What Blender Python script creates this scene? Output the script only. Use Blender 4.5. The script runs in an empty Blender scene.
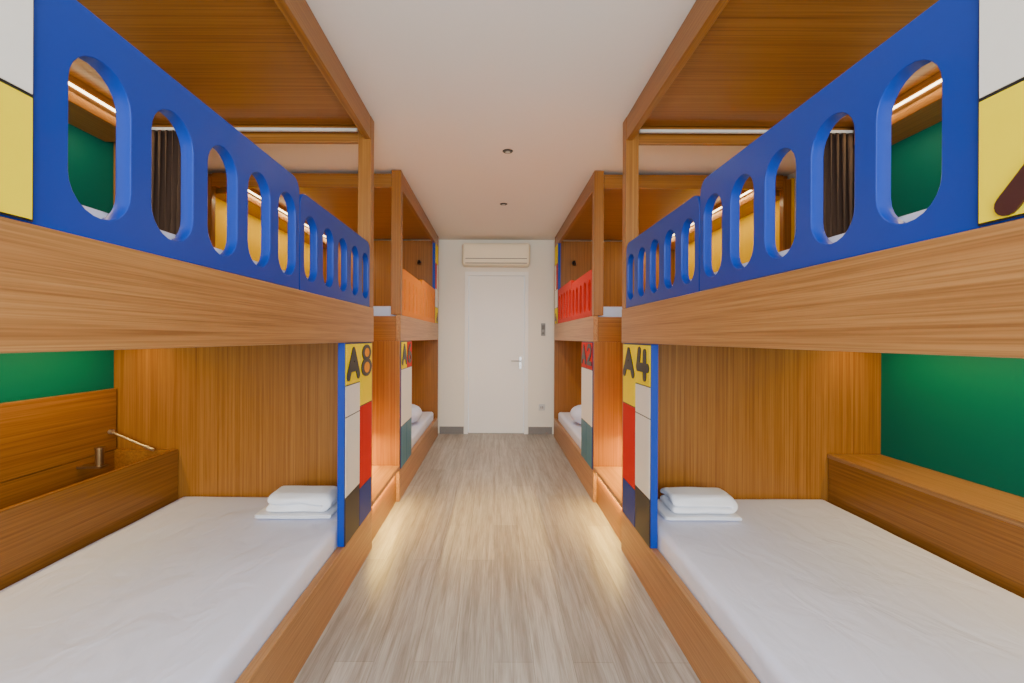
import bpy, bmesh, math, random
from mathutils import Vector, Matrix, noise as mnoise
random.seed(3)
C = bpy.context.scene.collection
CX = 0.015
H = 1.22
CEIL = 2.47
YF = 5.80      # far wall
YR = -1.7      # rear wall
WU = 2.215     # wall half width
FU = 0.72      # corridor half width
Z0 = Vector((0,0,0))
def mx(s, u): return CX + s*u

# ---------------------------------------------------------------- materials
def nmat(name):
    m = bpy.data.materials.new(name); m.use_nodes = True
    nt = m.node_tree; b = nt.nodes['Principled BSDF']
    return m, nt, b
def plain(name, col, rough=0.5, metal=0.0, bump=0.0, bscale=40, var=0.04, spec=0.5, dist=.01, distort=0.0, stretch=(1,1,1)):
    m, nt, b = nmat(name)
    tc = nt.nodes.new('ShaderNodeTexCoord')
    mp = nt.nodes.new('ShaderNodeMapping'); mp.inputs['Scale'].default_value = stretch
    n = nt.nodes.new('ShaderNodeTexNoise'); n.inputs['Scale'].default_value = bscale; n.inputs['Detail'].default_value = 3
    n.inputs['Distortion'].default_value = distort
    nt.links.new(tc.outputs['Object'], mp.inputs['Vector']); nt.links.new(mp.outputs[0], n.inputs['Vector'])
    r = nt.nodes.new('ShaderNodeValToRGB')
    c = Vector(col)
    r.color_ramp.elements[0].position = .3; r.color_ramp.elements[1].position = .7
    r.color_ramp.elements[0].color = (*(c*(1-var)), 1); r.color_ramp.elements[1].color = (*(c*(1+var)), 1)
    nt.links.new(n.outputs['Fac'], r.inputs['Fac']); nt.links.new(r.outputs['Color'], b.inputs['Base Color'])
    b.inputs['Roughness'].default_value = rough; b.inputs['Metallic'].default_value = metal
    b.inputs['Specular IOR Level'].default_value = spec
    if bump:
        bp = nt.nodes.new('ShaderNodeBump'); bp.inputs['Strength'].default_value = bump; bp.inputs['Distance'].default_value = dist
        nt.links.new(n.outputs['Fac'], bp.inputs['Height']); nt.links.new(bp.outputs['Normal'], b.inputs['Normal'])
    return m
def wood(name, axis, dark, mid, light, rough=0.33, ac=90, al_=.35, dis=.12, fine=.74):
    m, nt, b = nmat(name)
    tc = nt.nodes.new('ShaderNodeTexCoord')
    def mp(a, al):
        q = nt.nodes.new('ShaderNodeMapping'); sc = [a,a,a]; sc['XYZ'.index(axis)] = al
        q.inputs['Scale'].default_value = sc; nt.links.new(tc.outputs['Object'], q.inputs['Vector']); return q
    n1 = nt.nodes.new('ShaderNodeTexNoise'); n1.inputs['Scale'].default_value = 1; n1.inputs['Detail'].default_value = 6; n1.inputs['Distortion'].default_value = dis
    nt.links.new(mp(ac, al_).outputs[0], n1.inputs['Vector'])
    n2 = nt.nodes.new('ShaderNodeTexNoise'); n2.inputs['Scale'].default_value = 1; n2.inputs['Detail'].default_value = 4
    nt.links.new(mp(300, 3.0).outputs[0], n2.inputs['Vector'])
    r = nt.nodes.new('ShaderNodeValToRGB'); e = r.color_ramp.elements
    e[0].position = .28; e[0].color = (*dark,1); e[1].position = .72; e[1].color = (*light,1)
    k = e.new(.5); k.color = (*mid,1)
    nt.links.new(n1.outputs['Fac'], r.inputs['Fac'])
    r2 = nt.nodes.new('ShaderNodeValToRGB'); r2.color_ramp.elements[0].position = .35; r2.color_ramp.elements[1].position = .58
    r2.color_ramp.elements[0].color = (fine,fine*.93,fine*.84,1); r2.color_ramp.elements[1].color = (1,1,1,1)
    nt.links.new(n2.outputs['Fac'], r2.inputs['Fac'])
    mixn = nt.nodes.new('ShaderNodeMix'); mixn.data_type = 'RGBA'; mixn.blend_type = 'MULTIPLY'; mixn.inputs[0].default_value = .85
    nt.links.new(r.outputs['Color'], mixn.inputs[6]); nt.links.new(r2.outputs['Color'], mixn.inputs[7])
    nt.links.new(mixn.outputs[2], b.inputs['Base Color'])
    b.inputs['Roughness'].default_value = rough; b.inputs['Specular IOR Level'].default_value = .35
    bp = nt.nodes.new('ShaderNodeBump'); bp.inputs['Strength'].default_value = .05; bp.inputs['Distance'].default_value = .002
    nt.links.new(n2.outputs['Fac'], bp.inputs['Height']); nt.links.new(bp.outputs['Normal'], b.inputs['Normal'])
    return m
oakD, oakM, oakL = (.290,.126,.040), (.395,.190,.065), (.465,.240,.086)
orD, orM, orL = (.225,.080,.013), (.305,.120,.021), (.365,.155,.030)
W_oakY = wood('oak_rail', 'Y', oakD, oakM, oakL, ac=80, al_=.7, dis=.25, fine=.70)
W_orX = wood('orange_oak_across', 'X', orD, orM, orL)
W_orY = wood('orange_oak_along', 'Y', orD, orM, orL)
W_orZ = wood('orange_oak_upright', 'Z', orD, orM, orL)
M_blue = plain('blue_paint', (.003,.036,.31), .34, var=.01, spec=.3)
M_orange = plain('orange_paint', (.66,.18,.0), .5, spec=.1, var=.02)
M_red = plain('red_paint', (.46,.014,.004), .5, spec=.1, var=.02)
M_green = plain('green_board', (.0,.125,.085), .55, spec=.15, var=.005)
M_yellowb = plain('yellow_board', (.90,.56,.0), .6, spec=.05, var=.005)
P_yel = plain('pattern_yellow', (.88,.70,.0), .5, spec=.03, var=.005); P_wht = plain('pattern_white', (.76,.75,.71), .4, var=.01)
P_red = plain('pattern_red', (.56,.012,.004), .5, spec=.08, var=.01); P_blk = plain('pattern_black', (.008,.008,.012), .4)
P_nav = plain('pattern_navy', (.003,.026,.24), .4, spec=.2); P_stl = plain('pattern_steel_blue', (.05,.16,.25), .4, spec=.2)
P_org = plain('number_orange', (.85,.30,.0), .5, spec=.1)
P_mar = plain('maroon_letter', (.045,.010,.012), .4)
M_sheet = plain('white_sheet', (.69,.72,.90), .65, bump=.30, bscale=7, var=.004, dist=.025, distort=.9, stretch=(1.3,.7,1))
M_towel = plain('white_terry', (.90,.92,.98), .95, bump=.5, bscale=260, var=.02)
M_curt = plain('brown_curtain', (.05,.025,.015), .9, bump=.2)
M_wall = plain('cream_wall_paint', (.91,.84,.70), .8, var=.005)
M_ceil = plain('ceiling_paint', (.83,.775,.71), .85, var=.005)
M_door = plain('cream_door_paint', (.93,.90,.82), .45, var=.005)
M_skirt = plain('grey_skirting', (.22,.20,.18), .5)
M_steel = plain('brushed_steel', (.5,.48,.45), .3, 1)
M_grey = plain('grey_plastic', (.30,.28,.25), .5)
M_dark = plain('dark_metal', (.04,.04,.04), .4, .6)
M_bronze = plain('bronze_metal', (.32,.20,.09), .35, .9)
M_ac = plain('ivory_plastic', (.88,.79,.57), .4, var=.005)
M_acd = plain('dark_plastic', (.16,.14,.12), .5)  # dark plastic for the air slots, panel button and screen
M_rail = plain('white_aluminium', (.66,.64,.60), .35)
M_stay = plain('brass_stay', (.62,.52,.36), .3, .85)
def emis(name, col, st):
    m, nt, b = nmat(name); b.inputs['Base Color'].default_value = (*col,1)
    b.inputs['Emission Color'].default_value = (*col,1); b.inputs['Emission Strength'].default_value = st
    return m
M_led = emis('warm_led', (1,.66,.12), 9)
M_ledw = emis('white_led', (1,.80,.46), 9)
def floor_mat():
    m, nt, b = nmat('grey_oak_laminate')
    tc = nt.nodes.new('ShaderNodeTexCoord')
    mp = nt.nodes.new('ShaderNodeMapping'); mp.inputs['Rotation'].default_value = (0,0,math.pi/2)
    nt.links.new(tc.outputs['Object'], mp.inputs['Vector'])
    br = nt.nodes.new('ShaderNodeTexBrick'); br.offset = .37; br.inputs['Scale'].default_value = 1
    br.inputs['Brick Width'].default_value = 1.25; br.inputs['Row Height'].default_value = .15
    br.inputs['Mortar Size'].default_value = .0010; br.inputs['Mortar Smooth'].default_value = .3; br.inputs['Bias'].default_value = 0
    br.inputs['Color1'].default_value = (.355,.325,.292,1); br.inputs['Color2'].default_value = (.440,.410,.372,1); br.inputs['Mortar'].default_value = (.23,.20,.17,1)
    nt.links.new(mp.outputs[0], br.inputs['Vector'])
    def nz(sx, sy, p0, p1, c0, c1):
        q = nt.nodes.new('ShaderNodeMapping'); q.inputs['Scale'].default_value = (sx, sy, 1); nt.links.new(tc.outputs['Object'], q.inputs['Vector'])
        n = nt.nodes.new('ShaderNodeTexNoise'); n.inputs['Scale'].default_value = 1; n.inputs['Detail'].default_value = 9; n.inputs['Distortion'].default_value = .7; n.inputs['Roughness'].default_value = .6
        nt.links.new(q.outputs[0], n.inputs['Vector'])
        r = nt.nodes.new('ShaderNodeValToRGB'); e = r.color_ramp.elements
        e[0].position = p0; e[1].position = p1; e[0].color = (*c0,1); e[1].color = (*c1,1)
        nt.links.new(n.outputs['Fac'], r.inputs['Fac']); return r
    a = nz(32, 1.5, .36, .62, (.70,.65,.60), (1.10,1.10,1.10))
    c = nz(170, 6, .38, .60, (.78,.75,.72), (1.06,1.06,1.06))
    def mul(x, y, f):
        k = nt.nodes.new('ShaderNodeMix'); k.data_type = 'RGBA'; k.blend_type = 'MULTIPLY'; k.inputs[0].default_value = f
        nt.links.new(x, k.inputs[6]); nt.links.new(y, k.inputs[7]); return k.outputs[2]
    o = mul(mul(br.outputs['Color'], a.outputs['Color'], .9), c.outputs['Color'], .8)
    nt.links.new(o, b.inputs['Base Color']); b.inputs['Roughness'].default_value = .38; b.inputs['Specular IOR Level'].default_value = .45
    return m
M_floor = floor_mat()

# ---------------------------------------------------------------- mesh helpers
def mesh_obj(name, bm, mats, parent=None, off=Z0, smooth=False, bevel=0):
    bmesh.ops.recalc_face_normals(bm, faces=bm.faces)
    bmesh.ops.translate(bm, verts=bm.verts, vec=-off)
    me = bpy.data.meshes.new(name); bm.to_mesh(me); bm.free()
    if not isinstance(mats, (list, tuple)): mats = [mats]
    for m in mats: me.materials.append(m)
    if smooth:
        for p in me.polygons: p.use_smooth = True
    o = bpy.data.objects.new(name, me); C.objects.link(o)
    if parent: o.parent = parent
    if bevel:
        b = o.modifiers.new('b', 'BEVEL'); b.width = bevel; b.segments = 2; b.limit_method = 'ANGLE'
    return o
def abox(bm, x0, x1, y0, y1, z0, z1):
    x0, x1 = sorted((x0,x1)); y0, y1 = sorted((y0,y1)); z0, z1 = sorted((z0,z1))
    v = [bm.verts.new((x,y,z)) for x in (x0,x1) for y in (y0,y1) for z in (z0,z1)]
    for f in ((0,1,3,2),(4,6,7,5),(0,4,5,1),(2,3,7,6),(0,2,6,4),(1,5,7,3)): bm.faces.new([v[i] for i in f])
def boxes(*L):
    bm = bmesh.new()
    for b in L: abox(bm, *b)
    return bm
def rbox(x0,x1,y0,y1,z0,z1, r, step=.06, amp=0.0, fr=3.0, seed=0):
    x0, x1 = sorted((x0,x1)); y0, y1 = sorted((y0,y1))
    def arr(a, b):
        rr = min(r, (b-a)/2*.999); L = [a + rr*t/4 for t in range(4)]
        n = max(1, int((b-a-2*rr)/step)); L += [a+rr+(b-a-2*rr)*i/n for i in range(n+1)]
        L += [b - rr*t/4 for t in range(3,-1,-1)]; return L
    X, Y, Z = arr(x0,x1), arr(y0,y1), arr(z0,z1)
    bm = bmesh.new()
    def grid(A, B, f):
        g = [[bm.verts.new(f(a,b)) for b in B] for a in A]
        for i in range(len(A)-1):
            for j in range(len(B)-1): bm.faces.new((g[i][j], g[i+1][j], g[i+1][j+1], g[i][j+1]))
    for z in (z0,z1): grid(X, Y, lambda a,b: (a,b,z))
    for y in (y0,y1): grid(X, Z, lambda a,b: (a,y,b))
    for x in (x0,x1): grid(Y, Z, lambda a,b: (x,a,b))
    bmesh.ops.remove_doubles(bm, verts=bm.verts, dist=1e-5)
    for v in bm.verts:
        p = v.co; q = []
        for k, (a,b) in enumerate(((x0,x1),(y0,y1),(z0,z1))):
            rr = min(r, (b-a)/2*.999); q.append(min(max(p[k], a+rr), b-rr))
        q = Vector(q); d = p-q
        if d.length > 1e-7:
            v.co = q + d.normalized()*min(r, max(abs(d.x), abs(d.y), abs(d.z)))
        if amp:
            n = mnoise.noise(v.co*fr + Vector((seed,seed*2,0))) + .5*mnoise.noise(v.co*fr*2.7 + Vector((seed,0,seed)))
            up = (v.co.z - z0)/(z1-z0)
            v.co.z += n*amp*up
    return bm
def cyl(bm, p0, p1, r, n=16, r2=None):
    p0, p1 = Vector(p0), Vector(p1); d = (p1-p0).normalized()
    a = d.orthogonal().normalized(); b = d.cross(a); r2 = r if r2 is None else r2
    A = [bm.verts.new(p0 + (a*math.cos(t)+b*math.sin(t))*r) for t in [2*math.pi*i/n for i in range(n)]]
    B = [bm.verts.new(p1 + (a*math.cos(t)+b*math.sin(t))*r2) for t in [2*math.pi*i/n for i in range(n)]]
    for i in range(n): bm.faces.new((A[i], A[(i+1)%n], B[(i+1)%n], B[i]))
    bm.faces.new(A[::-1]); bm.faces.new(B)
def tag(o, label, cat, group=None):
    o['label'] = label; o['category'] = cat
    if group: o['group'] = group
    return o
def thing(name, label, cat, loc, group=None):
    o = bpy.data.objects.new(name, None); C.objects.link(o); o.location = loc; o.empty_display_size = .1
    return tag(o, label, cat, group)
def struct(name, bm, mat, parent=None, **k):
    o = mesh_obj(name, bm, mat, parent, **k)
    if not parent: o['kind'] = 'structure'
    return o
def curve_mesh(cu):
    o = bpy.data.objects.new('tmp', cu); C.objects.link(o)
    dg = bpy.context.evaluated_depsgraph_get(); dg.update()
    me = bpy.data.meshes.new_from_object(o.evaluated_get(dg)); bpy.data.objects.remove(o)
    bm = bmesh.new(); bm.from_mesh(me); bpy.data.meshes.remove(me)
    return bm
def remap(bm, f):
    for v in bm.verts: v.co = Vector(f(*v.co))
    return bm

# ---------------------------------------------------------------- room
struct('floor', boxes((CX-WU-.1, CX+WU+.1, YR-.1, YF+.1, -.08, 0)), M_floor)
struct('ceiling', boxes((CX-WU-.1, CX+WU+.1, YR-.1, YF+.1, CEIL, CEIL+.08)), M_ceil)
struct('wall_left', boxes((CX-WU-.1, CX-WU, YR, YF, 0, CEIL)), M_wall)
struct('wall_right', boxes((CX+WU, CX+WU+.1, YR, YF, 0, CEIL)), M_wall)
DX0, DX1, DT = -.375, .41, 2.05
struct('wall_far', boxes((CX-WU-.1, DX0, YF, YF+.1, 0, CEIL), (DX1, CX+WU+.1, YF, YF+.1, 0, CEIL), (DX0, DX1, YF, YF+.1, DT, CEIL)), M_wall)
WX0, WX1, WZ0, WZ1 = -1.3, 1.33, .75, 2.25
struct('wall_rear', boxes((CX-WU-.1, WX0, YR-.1, YR, 0, CEIL), (WX1, CX+WU+.1, YR-.1, YR, 0, CEIL), (WX0, WX1, YR-.1, YR, 0, WZ0), (WX0, WX1, YR-.1, YR, WZ1, CEIL)), M_wall)
t = .05
struct('window_1', boxes((WX0, WX1, YR-.08, YR-.02, WZ0, WZ0+t), (WX0, WX1, YR-.08, YR-.02, WZ1-t, WZ1), (WX0, WX0+t, YR-.08, YR-.02, WZ0+t, WZ1-t), (WX1-t, WX1, YR-.08, YR-.02, WZ0+t, WZ1-t)), M_rail)
struct('baseboard_far', boxes((-.70, DX0-.02, YF-.015, YF, 0, .09), (DX1+.02, .73, YF-.015, YF, 0, .09)), M_skirt)
f = .035
struct('trim_1', boxes((DX0-.012, DX0+f, YF-.02, YF+.06, 0, DT+.012), (DX1-f, DX1+.012, YF-.02, YF+.06, 0, DT+.012), (DX0+f, DX1-f, YF-.02, YF+.06, DT-f, DT+.012)), M_door)
d = struct('door_1', boxes((DX0+f+.006, DX1-f-.006, YF+.008, YF+.04, .006, DT-f-.006)), M_door, bevel=.003)
bm = bmesh.new(); hx = DX1-.085
abox(bm, hx-.014, hx+.014, YF, YF+.008, .83, .98)
cyl(bm, (hx,YF,.93), (hx,YF-.05,.93), .008); cyl(bm, (hx+.008,YF-.048,.93), (hx-.12,YF-.048,.93), .008)
mesh_obj('door_handle', bm, M_steel, d)

ac = thing('air_conditioner', 'ivory wall-mounted air conditioner above the cream door', 'air conditioner', (.01, YF, 2.11))
off = Vector((.01, YF, 2.11))
mesh_obj('casing', rbox(-.41,.43, YF-.20,YF-.001, 2.115,2.395, .035), M_ac, ac, off, smooth=True)
mesh_obj('louver', boxes((-.36,.38, YF-.206,YF-.196, 2.15,2.19)), M_ac, ac, off, bevel=.003)
mesh_obj('air_slot', boxes((-.37,.39, YF-.203,YF-.19, 2.195,2.203), (-.37,.39, YF-.203,YF-.19, 2.138,2.146)), M_acd, ac, off)
sw = thing('control_panel', 'small grey control panel on the far wall right of the door', 'switch', (.61, YF, 1.2))
off = Vector((.61, YF, 1.2))
mesh_obj('plate', boxes((.585,.640, YF-.014,YF-.001, 1.25,1.41)), M_grey, sw, off, bevel=.003)
mesh_obj('button', boxes((.600,.625, YF-.017,YF-.013, 1.27,1.295)), M_acd, sw, off)
mesh_obj('screen', boxes((.594,.631, YF-.017,YF-.013, 1.33,1.385)), M_acd, sw, off)
so = thing('wall_socket', 'white socket low on the far wall right of the door', 'socket', (.60, YF, .3))
off = Vector((.60, YF, .3))
mesh_obj('plate', boxes((.56,.64, YF-.012,YF-.001, .30,.38)), M_rail, so, off, bevel=.003)
mesh_obj('slots', boxes((.585,.592, YF-.014,YF-.011, .325,.355), (.608,.615, YF-.014,YF-.011, .325,.355)), M_dark, so, off)
for i, (x, y, lab) in enumerate(((.08,3.04,'round recessed ceiling spotlight nearer the camera'), (.075,4.24,'round recessed ceiling spotlight nearer the door and air conditioner'))):
    dl = thing('downlight', lab, 'ceiling light', (x,y,CEIL), 'recessed ceiling spotlights')
    o_ = Vector((x,y,CEIL))
    bm = bmesh.new(); cyl(bm, (x,y,CEIL-.006), (x,y,CEIL-.001), .031, 24, .036); mesh_obj('bezel', bm, M_dark, dl, o_)
    bm = bmesh.new(); cyl(bm, (x,y,CEIL-.010), (x,y,CEIL-.005), .016, 20); mesh_obj('lens', bm, M_steel, dl, o_)

# ---------------------------------------------------------------- bunk beds
def stadium_spline(cu, cy, w, z0, z1):
    r = w/2; pts = []
    for i in range(13): a = math.pi*i/12; pts.append((cy+r*math.cos(a), z1-r+r*math.sin(a)))
    for i in range(13): a = math.pi+math.pi*i/12; pts.append((cy+r*math.cos(a), z0+r+r*math.sin(a)))
    sp = cu.splines.new('POLY'); sp.points.add(len(pts)-1); sp.use_cyclic_u = True
    for p, q in zip(sp.points, pts): p.co = (q[0], q[1], 0, 1)
def guard_bm(xc, y0, y1, z0, z1, rn, rf, holes, w, hz0, hz1, th=.030):
    cu = bpy.data.curves.new('g', 'CURVE'); cu.dimensions = '2D'; cu.fill_mode = 'BOTH'
    cu.extrude = th/2-.0018; cu.bevel_depth = .0018; cu.offset = -.0018; cu.bevel_resolution = 1
    pts = [(y0,z0),(y1,z0)]
    for i in range(9):
        a = math.pi/2*i/8; pts.append((y1-rf+rf*math.cos(a), z1-rf+rf*math.sin(a)))
    for i in range(9):
        a = math.pi/2+math.pi/2*i/8; pts.append((y0+rn+rn*math.cos(a), z1-rn+rn*math.sin(a)))
    sp = cu.splines.new('POLY'); sp.points.add(len(pts)-1); sp.use_cyclic_u = True
    for p, q in zip(sp.points, pts): p.co = (q[0], q[1], 0, 1)
    for h in holes: stadium_spline(cu, h, w, hz0, hz1)
    return remap(curve_mesh(cu), lambda x,y,z: (xc+z, x, y))
def pattern(s, cells, u, line=.006):
    bm = bmesh.new()
    ya = min(c[0] for c in cells); yb = max(c[1] for c in cells); za = min(c[2] for c in cells); zb = max(c[3] for c in cells)
    abox(bm, mx(s,u), mx(s,u-.003), ya, yb, za, zb)
    for c in cells:
        n0 = len(bm.faces)
        abox(bm, mx(s,u-.003), mx(s,u-.005), c[0]+line/2, c[1]-line/2, c[2]+line/2, c[3]-line/2)
        bm.faces.ensure_lookup_table()
        for f_ in bm.faces[n0:]: f_.material_index = c[4]
    return bm
def text_bm(txt, s, u, yc, zc, h, wid, off_=.035):
    cu = bpy.data.curves.new('t', 'FONT'); cu.body = txt; cu.align_x = 'CENTER'; cu.align_y = 'CENTER'; cu.size = 1; cu.extrude = .5; cu.offset = off_
    bm = curve_mesh(cu)
    xs = [v.co.x for v in bm.verts]; ys = [v.co.y for v in bm.verts]
    xm, ym = (min(xs)+max(xs))/2, (min(ys)+max(ys))/2; sx = wid/(max(xs)-min(xs)); sy = h/(max(ys)-min(ys))
    X = mx(s, u)
    if s < 0: return remap(bm, lambda x,y,z: (X+z*.004, yc+(x-xm)*sx, zc+(y-ym)*sy))
    return remap(bm, lambda x,y,z: (X-z*.004, yc-(x-xm)*sx, zc+(y-ym)*sy))
def disc(bm, s, u, yc, zc, ry, rz, d=.0018):
    n = 32
    A = [bm.verts.new((mx(s,u+d), yc+ry*math.cos(2*math.pi*i/n), zc+rz*math.sin(2*math.pi*i/n))) for i in range(n)]
    B = [bm.verts.new((mx(s,u-d), yc+ry*math.cos(2*math.pi*i/n), zc+rz*math.sin(2*math.pi*i/n))) for i in range(n)]
    for i in range(n): bm.faces.new((A[i], A[(i+1)%n], B[(i+1)%n], B[i]))
    bm.faces.new(A); bm.faces.new(B[::-1]); return bm
GLYPH = {'A': [((.06,.0),(.5,.94)), ((.5,.94),(.94,.0)), ((.25,.33),(.75,.33))],
         '4': [((.22,1),(.06,.36)), ((.06,.36),(1,.36)), ((.74,.92),(.74,0))],
         '2': [((.05,.80),(.3,1)), ((.3,1),(.7,1)), ((.7,1),(.95,.78)), ((.95,.78),(.85,.52)), ((.85,.52),(.05,0)), ((.05,0),(1,0))]}
def strokes_bm(ch, s, u, yc, zc, h, wid, th):
    """rounded strokes, one thin solid capsule per stroke in one mesh"""
    bm = bmesh.new(); r_ = -s; h2, w2 = h-th, wid-th
    for k, (p, q) in enumerate(GLYPH[ch]):
        P = Vector(((p[0]-.5)*w2*r_, (p[1]-.5)*h2)); Q = Vector(((q[0]-.5)*w2*r_, (q[1]-.5)*h2))
        a0 = math.atan2((Q-P).y, (Q-P).x); ring = []
        for i in range(9): a = a0-math.pi/2+math.pi*i/8; ring.append(Q+Vector((math.cos(a),math.sin(a)))*th/2)
        for i in range(9): a = a0+math.pi/2+math.pi*i/8; ring.append(P+Vector((math.cos(a),math.sin(a)))*th/2)
        d_ = .0018+.00015*k
        A = [bm.verts.new((mx(s,u+d_), yc+v.x, zc+v.y)) for v in ring]; B = [bm.verts.new((mx(s,u-d_), yc+v.x, zc+v.y)) for v in ring]
        n = len(ring)
        for i in range(n): bm.faces.new((A[i], A[(i+1)%n], B[(i+1)%n], B[i]))
        bm.faces.new(A); bm.faces.new(B[::-1])
    return bm

BB, BT = 1.195, 1.39      # rail board
BH = .232                 # base board height
def bunk(s, y0, y1, near, guard_mat, back_mat, label, num_low, num_up, face_cells, slots, slot_w=None):
    """near: True when the open end (towards the stairs) is at y1; False when it is at y0"""
    off = Vector((mx(s,FU), (y0+y1)/2, 0))
    root = thing('bunk_bed', label, 'bunk bed', off, 'built-in bunk beds')
    e = y1 if near else y0; g = -1 if near else 1
    o = y0 if near else y1
    def part(n, bm, m, par=root, **k): return mesh_obj(n, bm, m, par, off, **k)
    A = lambda ua, ub, ya, yb, za, zb: (mx(s,ua), mx(s,ub), ya, yb, za, zb)
    part('base_board', boxes(A(FU, FU+.035, y0, y1, 0, BH)), W_oakY, bevel=.003)
    part('bed_deck', boxes(A(FU+.036, WU-.03, y0+.03, y1-.036, .10, .16)), W_orY)
    part('rail_board', boxes(A(FU-.004, FU+.031, y0, y1, BB, BT)), W_oakY, bevel=.003)
    part('upper_deck', boxes(A(FU+.032, WU-.03, y0+.02, y1-.02, BB+.03, BT-.08)), W_orX)
    part('end_panel', boxes(A(FU+.003, WU-.005, e, e+g*.035, BH+.001, BB-.001), A(FU+.036, WU-.005, e, e+g*.035, 0, BH+.001)), W_orZ)
    part('end_rail', boxes(A(FU+.032, WU-.03, e, e+g*.018, BB, BT-.01)), W_orX)
    if not near: part('end_panel', boxes(A(FU, WU-.005, o+.001, o+.03, 0, CEIL-.05)), W_orZ)
    part('post', boxes(A(FU-.002, FU+.07, e, e+g*.07, BT+.001, CEIL-.003)), W_orZ, bevel=.003)
    part('post', boxes(A(FU-.002, FU+.07, o, o-g*.05, BT+.001, CEIL-.003)), W_orZ, bevel=.003)
    part('back_post', boxes(A(WU-.09, WU-.031, e, e+g*.05, BT+.001, CEIL-.06)), W_orZ, bevel=.003)
    part('canopy_panel', boxes(A(FU+.071, WU-.03, y0+.05, y1-.05, CEIL-.045, CEIL-.02)), W_orX)
    part('front_fascia', boxes(A(FU-.001, FU+.034, y0+.071, y1-.071, 2.335, CEIL-.004)), W_orY, bevel=.003)
    part('end_fascia', boxes(A(FU+.071, WU-.091, e+g*.001, e+g*.03, 2.335, CEIL-.03)), W_orX, bevel=.003)
    part('curtain_rail', boxes(A(FU+.072, WU-.10, e+g*.062, e+g*.082, 2.378, 2.394)), M_rail, bevel=.003)
    part('back_board', boxes(A(WU-.028, WU-.004, y0+.01, y1-.036, BT-.07, CEIL-.05)), back_mat)
    part('back_board', boxes(A(WU-.028, WU-.004, y0+.01, y1-.036, .30, BB+.02)), back_mat)
    part('pelmet', boxes(A(WU-.24, WU-.029, y0+.051, y1-.10, 2.30, CEIL-.046)), W_orY, bevel=.003)
    part('light_strip', boxes(A(WU-.246, WU-.241, y0+.1, y1-.14, 2.372, 2.384)), M_ledw)
    part('light_strip', boxes(A(WU-.30, WU-.285, y0+.1, y1-.10, BB+.018, BB+.029)), M_led)
    def G(a): return (a - .40) + y0 if near else y1 - (a - .40)
    h1 = [G(.815+.182*k) for k in range(5)]; h2 = [G(1.74+.182*k) for k in range(5)]
    w1, w2 = (.128, .122) if slot_w is None else (slot_w, slot_w)
    a, b = sorted((G(.692), G(1.636)))
    part('guard_rail', guard_bm(mx(s,FU+.015), a, b, BT+.001, 1.785, .004 if near else .05, .05 if near else .004, h1, w1, 1.430, 1.710), guard_mat)
    a, b = sorted((G(1.642), G(2.555)))
    part('guard_rail', guard_bm(mx(s,FU+.015), a, b, BT+.001, 1.75, .05, .05, h2, w2, 1.430, 1.680), guard_mat)
    a, b = sorted((G(.451), G(.69)))
    up = part('upper_number_panel', boxes(A(FU, FU+.030, a, b, BT+.001, 2.334)), M_blue)
    m_ = (a+b)/2
    part('pattern_face', pattern(s, [(a,b,BT+.003,1.582,1),(a,b,1.582,1.80,2),(a,m_,1.80,2.1,3),(m_,b,1.80,2.1,2),(a,b,2.1,2.33,1)], FU-.0005), [P_blk,P_yel,P_wht,P_red], up)
    part('letter', strokes_bm('A', s, FU-.0078, G(.566 if s > 0 else .54), 1.462, .130, .215 if s > 0 else .17, .032), P_mar, up)
    pe = e + g*.036; pn = e + g*(.49 if near else .46)
    a, b = sorted((pe, pn)); w_ = b-a; mid = (a+b)/2
    lp = part('number_panel', boxes(A(FU+.001, FU+.034, a, b, BH+.001, BB-.001)), M_blue, bevel=.002)
    part('pattern_face', pattern(s, face_cells(a, b), FU+.0008), slots, lp)
    r_ = 1 if s < 0 else -1
    ut = FU-.0064; lt = mid - r_*w_*.25; dy = mid + r_*w_*.25
    part('letter', strokes_bm('A', s, ut, lt, 1.095, .172, w_*.49, .046), P_blk, lp)
    if num_low[1] == '8':
        bm = bmesh.new(); disc(bm, s, ut, dy, 1.138, w_*.18, .044); disc(bm, s, ut, dy, 1.060, w_*.21, .050, .0020)
        dg = part('digit', bm, P_blk, lp)
        bm = bmesh.new(); disc(bm, s, ut, dy, 1.139, w_*.09, .024, .0027); disc(bm, s, ut, dy, 1.058, w_*.11, .029, .0027)
        part('digit_fill', bm, P_org, lp)
    elif num_low[1] in GLYPH:
        part('digit', strokes_bm(num_low[1], s, ut, dy, 1.095, .170, w_*.44, .045 if near else .034), P_blk, lp)
    else:
        part('digit', text_bm(num_low[1], s, ut, dy, 1.095, .165, w_*.38, .02), P_blk, lp)
    return root
ZB = BH+.002
def cells_near(a, b):
    m = a + (b-a)*.5
    return [(a,m,.99,1.19,1),(m,b,.86,1.19,1),(a,m,.84,.99,2),(a,m,.46,.84,2),(m,b,.43,.86,3),(a,m,ZB,.46,0),(m,b,ZB,.43,4)]
def cells_far(a, b):
    m = (a+b)/2
    return [(a,m,.98,1.19,1),(m,b,.98,1.19,3),(a,b,.55,.98,2),(a,m,ZB,.55,4),(m,b,ZB,.55,4)]
L1 = (0.40, 2.63); L2 = (3.38, 5.62)
bunk(-1, *L1, True, M_blue, M_green, 'oak bunk bed numbered A8 with blue guard rail, nearest on the left', 'A8', 'A', cells_near, [P_blk,P_yel,P_wht,P_red,P_nav])
bunk(1, *L1, True, M_blue, M_green, 'oak bunk bed numbered A4 with blue guard rail, nearest on the right', 'A4', 'A', cells_near, [P_blk,P_yel,P_wht,P_red,P_nav])
bunk(-1, *L2, False, M_orange, M_yellowb, 'oak bunk bed with orange guard rail, behind the stairs on the left', 'A6', 'A', cells_far, [P_blk,P_yel,P_wht,P_red,P_stl], .026)
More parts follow.
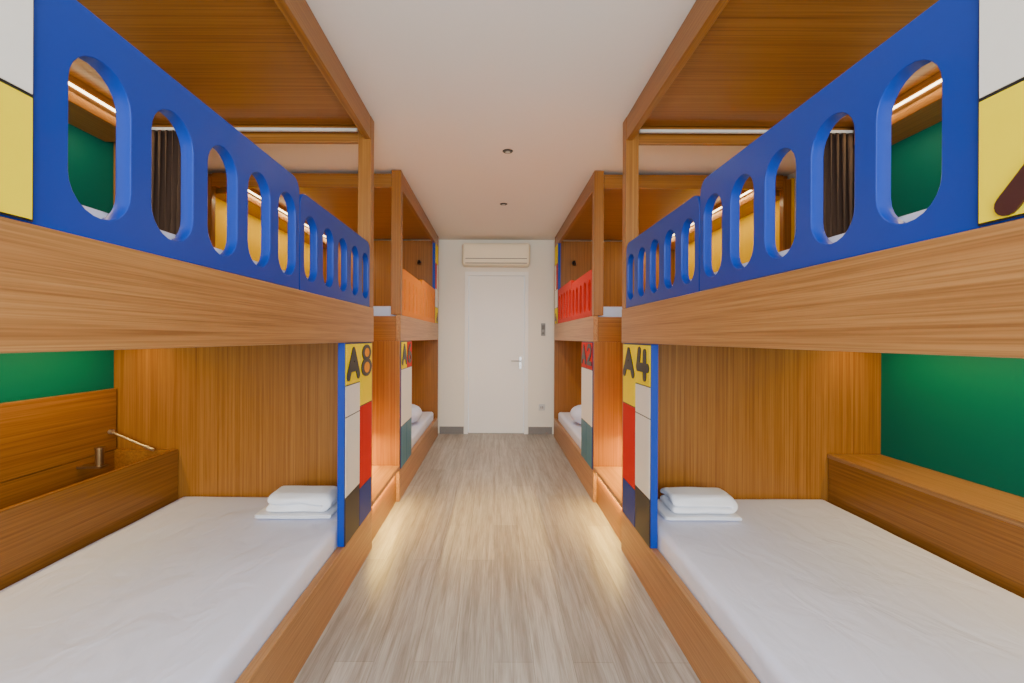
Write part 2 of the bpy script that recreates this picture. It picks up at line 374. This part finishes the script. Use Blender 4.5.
bunk(1, *L2, False, M_red, M_yellowb, 'oak bunk bed with red guard rail, behind the stairs on the right', 'A2', 'A', cells_far, [P_blk,P_red,P_wht,P_red,P_stl], .10)

# ---------------------------------------------------------------- stairs
for s, side in ((-1,'left'), (1,'right')):
    ya, yb = L1[1]+.004, L2[0]-.004
    off = Vector((mx(s,FU), (ya+yb)/2, 0))
    st = thing('staircase', 'oak storage stairs with warm light strip between the %s bunk beds' % side, 'stairs', off, 'built-in bunk stairs')
    for k in range(4):
        ua = FU + .33*k + .02; z1 = .27 + .265*k
        ub = WU-.005 if k == 3 else ua + .33 - .001
        step = mesh_obj('step', boxes((mx(s,ua+.004), mx(s,ub), ya, yb, 0, z1-.03)), W_orY, st, off)
        mesh_obj('tread', boxes((mx(s,ua-.02), mx(s,ub-.021), ya, yb, z1-.029, z1)), W_oakY, step, off, bevel=.003)
        mesh_obj('light_strip', boxes((mx(s,ua-.012), mx(s,ua+.003), ya+.03, yb-.03, z1-.038, z1-.030)), M_led, step, off)

# ---------------------------------------------------------------- mattresses
def mattress(s, y0, y1, ua, ub, z0, z1, label, seed, r=.03):
    o = mesh_obj('mattress', rbox(mx(s,ua), mx(s,ub), y0, y1, z0, z1, r, .03, .003, 2.2, seed), M_sheet, smooth=True)
    return tag(o, label, 'mattress', 'white mattresses')
mattress(-1, .46, 2.585, FU+.04, 1.785, .161, .320, 'white-sheeted lower mattress beside the open chest, left bunk A8', 1)
mattress(1, .46, 2.585, FU+.04, 1.855, .161, .320, 'white-sheeted lower mattress beside the closed chest, right bunk A4', 5)
mattress(-1, 3.43, 5.57, FU+.04, 2.05, .161, .320, 'white-sheeted lower mattress under the orange-railed bunk', 9)
mattress(1, 3.43, 5.57, FU+.04, 2.05, .161, .320, 'white-sheeted lower mattress under the red-railed bunk', 13)
UM = dict(r=.022)
mattress(-1, .48, 2.54, FU+.040, 2.10, BT-.079, 1.462, 'upper mattress behind the left blue guard rail', 21, **UM)
mattress(1, .48, 2.54, FU+.040, 2.10, BT-.079, 1.462, 'upper mattress behind the right blue guard rail', 22, **UM)
mattress(-1, 3.46, 5.55, FU+.040, 2.10, BT-.079, 1.462, 'upper mattress behind the orange guard rail', 23, **UM)
mattress(1, 3.46, 5.55, FU+.040, 2.10, BT-.079, 1.462, 'upper mattress behind the red guard rail', 24, **UM)

def pillow(s, uc, yc, z, label):
    bm = bmesh.new(); bmesh.ops.create_uvsphere(bm, u_segments=32, v_segments=16, radius=1)
    for v in bm.verts:
        x, y, zz = v.co
        sq = lambda a: math.copysign(abs(a)**.6, a)
        v.co = Vector((mx(s,uc)+sq(x)*.24, yc+sq(y)*.17, z+.10+zz*.10))
    return tag(mesh_obj('pillow', bm, M_sheet, smooth=True), label, 'pillow', 'white pillows')
pillow(-1, 1.02, 4.75, .326, 'white pillow on the lower mattress of the orange-railed bunk')
pillow(1, 1.02, 4.75, .326, 'white pillow on the lower mattress of the red-railed bunk')
def ribbon(path, t, y0, y1, ny=11, wob=.004, seed=0, soft=.16):
    bm = bmesh.new(); n = len(path); P = [Vector((p[0],0,p[1])) for p in path]; L, R = [], []
    for i in range(n):
        d = (P[min(i+1,n-1)]-P[max(i-1,0)]).normalized(); nn = Vector((-d.z,0,d.x))
        L.append(P[i]+nn*t/2); R.append(P[i]-nn*t/2)
    ring = L + R[::-1]; rows = []
    zm = min(q.z for q in ring)
    for j in range(ny):
        y = y0+(y1-y0)*j/(ny-1); row = []
        edge = max(0, abs(2*j/(ny-1)-1)-.5)/.5
        for q in ring:
            w = mnoise.noise(Vector((q.x*9, y*9, q.z*22+seed)))*wob
            row.append(bm.verts.new((q.x+w, y + w*2*(1 if j in (0,ny-1) else 0), zm + (q.z-zm)*(1-soft*edge**2)+abs(w)*.3)))
        rows.append(row)
    m = len(ring)
    for j in range(ny-1):
        for i in range(m): bm.faces.new((rows[j][i], rows[j][(i+1)%m], rows[j+1][(i+1)%m], rows[j+1][i]))
    for row in (rows[0], rows[-1]):
        for i in range(n-1): bm.faces.new((row[i], row[i+1], row[m-2-i], row[m-1-i]))
    return bm
def arc(cx, cz, r, a0, a1, n=7):
    return [(cx+r*math.cos(a0+(a1-a0)*i/n), cz+r*math.sin(a0+(a1-a0)*i/n)) for i in range(n+1)]
def fold(x0, x1, z, layers, t):
    pts = []; h = t*1.05; r = h/2
    for k in range(layers):
        zz = z + t/2 + k*h
        line = [(x0+r+(x1-x0-2*r)*i/8, zz) for i in range(9)]
        if k % 2: line = line[::-1]
        pts += line
        if k < layers-1:
            if k % 2 == 0: pts += arc(x1-r, zz+r, r, -math.pi/2, math.pi/2)[1:-1]
            else: pts += arc(x0+r, zz+r, r, -math.pi/2, -3*math.pi/2)[1:-1]
    return pts
def towels(s, cx, yc, side):
    b = ribbon(fold(cx-.195, cx+.185, .327, 2, .009), .0085, yc-.15, yc+.11, seed=s*3, soft=0)
    o = mesh_obj('folded_sheet', b, M_towel, smooth=True); o.modifiers.new('s','SUBSURF').levels = 1
    tag(o, 'thin folded white linen lying flat under the towel, %s lower bed' % side, 'linen')
    b = ribbon(fold(cx-.165, cx+.165, .350, 2, .041), .0395, yc-.125, yc+.070, ny=13, seed=s*7, wob=.016, soft=.26)
    o = mesh_obj('folded_towel', b, M_towel, smooth=True); m = o.modifiers.new('s','SUBSURF'); m.levels = 2; m.render_levels = 2
    tag(o, 'thick folded white towel on top of the thin linen, %s lower bed' % side, 'towel')
towels(-1, -.995, 2.38, 'left'); towels(1, 1.03, 2.38, 'right')

# ---------------------------------------------------------------- storage chests along the walls
def chest(s, uf, zt, label, opened):
    ya, yb = .44, 2.59; ub = WU-.032
    off = Vector((mx(s,uf), (ya+yb)/2, .161))
    c = thing('storage_chest', label, 'storage chest', off, 'bedside storage chests')
    A = lambda a, b, y0, y1, z0, z1: (mx(s,a), mx(s,b), y0, y1, z0, z1)
    th = .022
    mesh_obj('chest_body', boxes(A(uf,uf+th,ya,yb,.161,zt), A(ub-th,ub,ya,yb,.161,zt), A(uf+th,ub-th,ya,ya+th,.161,zt), A(uf+th,ub-th,yb-th,yb,.161,zt), A(uf+th,ub-th,ya+th,yb-th,.161,.20)), W_orY, c, off, bevel=.002)
    if opened:
        mesh_obj('divider', boxes(A(uf+th,ub-th,1.40,1.42,.201,.54), A(uf+th+.2,uf+th+.215,1.421,yb-th-.001,.201,.50)), W_orX, c, off)
        lid = mesh_obj('lid', boxes(A(ub-.024, ub-.002, ya, yb-.01, zt+.002, .925)), W_orY, c, off, bevel=.002)
        bm = bmesh.new(); p0 = (mx(s,ub-.035), yb-.06, .69); p1 = (mx(s,uf+.16), yb-.04, .605)
        cyl(bm, p0, p1, .0055, 12); cyl(bm, p1, (mx(s,uf+.11), yb-.04, .585), .009, 12); cyl(bm, (p0[0]+s*.008,p0[1],p0[2]), (p0[0]-s*.012,p0[1],p0[2]), .013, 12)
        mesh_obj('lid_stay', bm, M_stay, lid, off)
        bx = ub-.12; yy = 2.36
        bm = bmesh.new(); cyl(bm, (mx(s,bx), yy, .55), (mx(s,bx), yy, .635), .019, 24); cyl(bm, (mx(s,bx), yy, .635), (mx(s,bx), yy, .645), .022, 24)
        abox(bm, mx(s,bx-.03), mx(s,ub-.022), yy-.025, yy+.025, .54, .55)
        mesh_obj('latch_barrel', bm, M_bronze, c, off)
    else:
        mesh_obj('lid', boxes(A(uf-.006,ub,ya,yb,zt+.001,zt+.023)), W_oakY, c, off, bevel=.003)
chest(-1, 1.815, .580, 'open oak storage chest with raised lid beside the left mattress', True)
chest(1, 1.885, .545, 'closed oak storage chest beside the right mattress', False)

# ---------------------------------------------------------------- curtains gathered on the end rails
for s, side in ((-1,'left'),(1,'right')):
    bm = bmesh.new(); n = 120; m = 14; u0, u1 = 1.72, 2.05; yc = L1[1]-.0725
    rows = []
    for j in range(m):
        z = 1.50 + (2.372-1.50)*j/(m-1); row = []
        for i in range(n):
            t_ = i/(n-1); u = u0+(u1-u0)*t_ + .006*math.sin(z*5+i)
            row.append(bm.verts.new((mx(s,u), yc + .020*math.sin(t_*math.pi*2*9 + .3*math.sin(z*3)), z)))
        rows.append(row)
    for j in range(m-1):
        for i in range(n-1): bm.faces.new((rows[j][i], rows[j][i+1], rows[j+1][i+1], rows[j+1][i]))
    o = mesh_obj('curtain', bm, M_curt, smooth=True); o.modifiers.new('t','SOLIDIFY').thickness = .003
    tag(o, 'dark brown gathered curtain hanging at the end of the upper %s blue-railed bunk' % side, 'curtain', 'brown bunk curtains')

for s, col in ((-1,'orange'),(1,'red')):
    yb = 5.617; off = Vector((mx(s,.95), yb, 2.15))
    rl = thing('reading_lamp', 'small black reading lamp on the end panel above the %s rail' % col, 'lamp', off, 'black reading lamps')
    bm = bmesh.new(); cyl(bm, (off.x, yb, 2.15), (off.x, yb-.012, 2.15), .018, 20); mesh_obj('wall_plate', bm, M_dark, rl, off)
    bm = bmesh.new(); cyl(bm, (off.x, yb-.011, 2.15), (off.x, yb-.06, 2.155), .005, 10); mesh_obj('neck', bm, M_dark, rl, off)
    bm = bmesh.new(); cyl(bm, (off.x, yb-.056, 2.165), (off.x, yb-.066, 2.115), .012, 20, .022); mesh_obj('lamp_head', bm, M_dark, rl, off)

# ---------------------------------------------------------------- lights
def area(name, loc, rot, sx, sy, energy, col):
    l = bpy.data.lights.new(name, 'AREA'); l.shape = 'RECTANGLE'; l.size = sx; l.size_y = sy; l.energy = energy; l.color = col
    o = bpy.data.objects.new(name, l); C.objects.link(o); o.location = loc; o.rotation_euler = rot; return o
area('window_daylight', (CX, YR-.05, 1.5), (math.radians(90),0,0), 2.55, 1.4, 190, (.84,.92,1))
for s in (-1,1):
    for (ya, yb) in (L1, L2):
        L = yb-ya-.25; far = ya > 3
        area('bunk_light', (mx(s,WU-.255), (ya+yb)/2, 2.36), (0, math.radians(22 if far else 35)*s, 0), .02, L, 7 if far else 5, (1,.74,.32))
        area('back_board_fill', (mx(s,WU-.20), (ya+yb)/2, 2.296), (0, math.radians(-4)*s, 0), .02, L, 5 if far else 4, (1,.80,.44))  # added fill to brighten the coloured back boards, no strip sits here
        area('under_bunk_light', (mx(s,WU-.235), (ya+yb)/2, BB+.012), (0,math.radians(-4)*s,0), .03, L, 10, (1,.70,.24))
    area('stair_light', (mx(s,FU+.012), 3.005, .228), (0,math.radians(6)*s,0), .02, .66, 4.5, (1,.64,.12))
    area('stair_light', (mx(s,FU+.33+.012), 3.005, .49), (0,math.radians(8)*s,0), .02, .66, 20, (1,.66,.13))
    area('stair_light', (mx(s,FU+.66+.012), 3.005, .755), (0,math.radians(8)*s,0), .02, .66, 16, (1,.66,.13))
for x, y, en in ((.08,3.04,24),(.075,4.24,85),(.08,1.0,14)):  # added fill lamps: the downlights are off, the nearest lamp has no fitting
    l = bpy.data.lights.new('fill_spot', 'SPOT'); l.energy = en; l.spot_size = math.radians(150); l.spot_blend = 1; l.shadow_soft_size = .02; l.color = (1,.91,.78)
    o = bpy.data.objects.new('fill_spot', l); C.objects.link(o); o.location = (x,y,CEIL-.03)
w = bpy.data.worlds.new('World'); bpy.context.scene.world = w; w.use_nodes = True
w.node_tree.nodes['Background'].inputs[0].default_value = (.85,.92,1,1); w.node_tree.nodes['Background'].inputs[1].default_value = 1.0

# ---------------------------------------------------------------- camera
cam = bpy.data.cameras.new('Camera'); cam.sensor_width = 36; cam.lens = 36*455/1024; cam.clip_start = .02
cam.shift_x = (512-495)/1024; cam.shift_y = -(341.5-338)/1024
co = bpy.data.objects.new('Camera', cam); C.objects.link(co)
co.matrix_world = Matrix.Translation((0,0,H)) @ Matrix.Rotation(math.radians(90),4,'X') @ Matrix.Rotation(math.radians(.25),4,'Z')
bpy.context.scene.camera = co
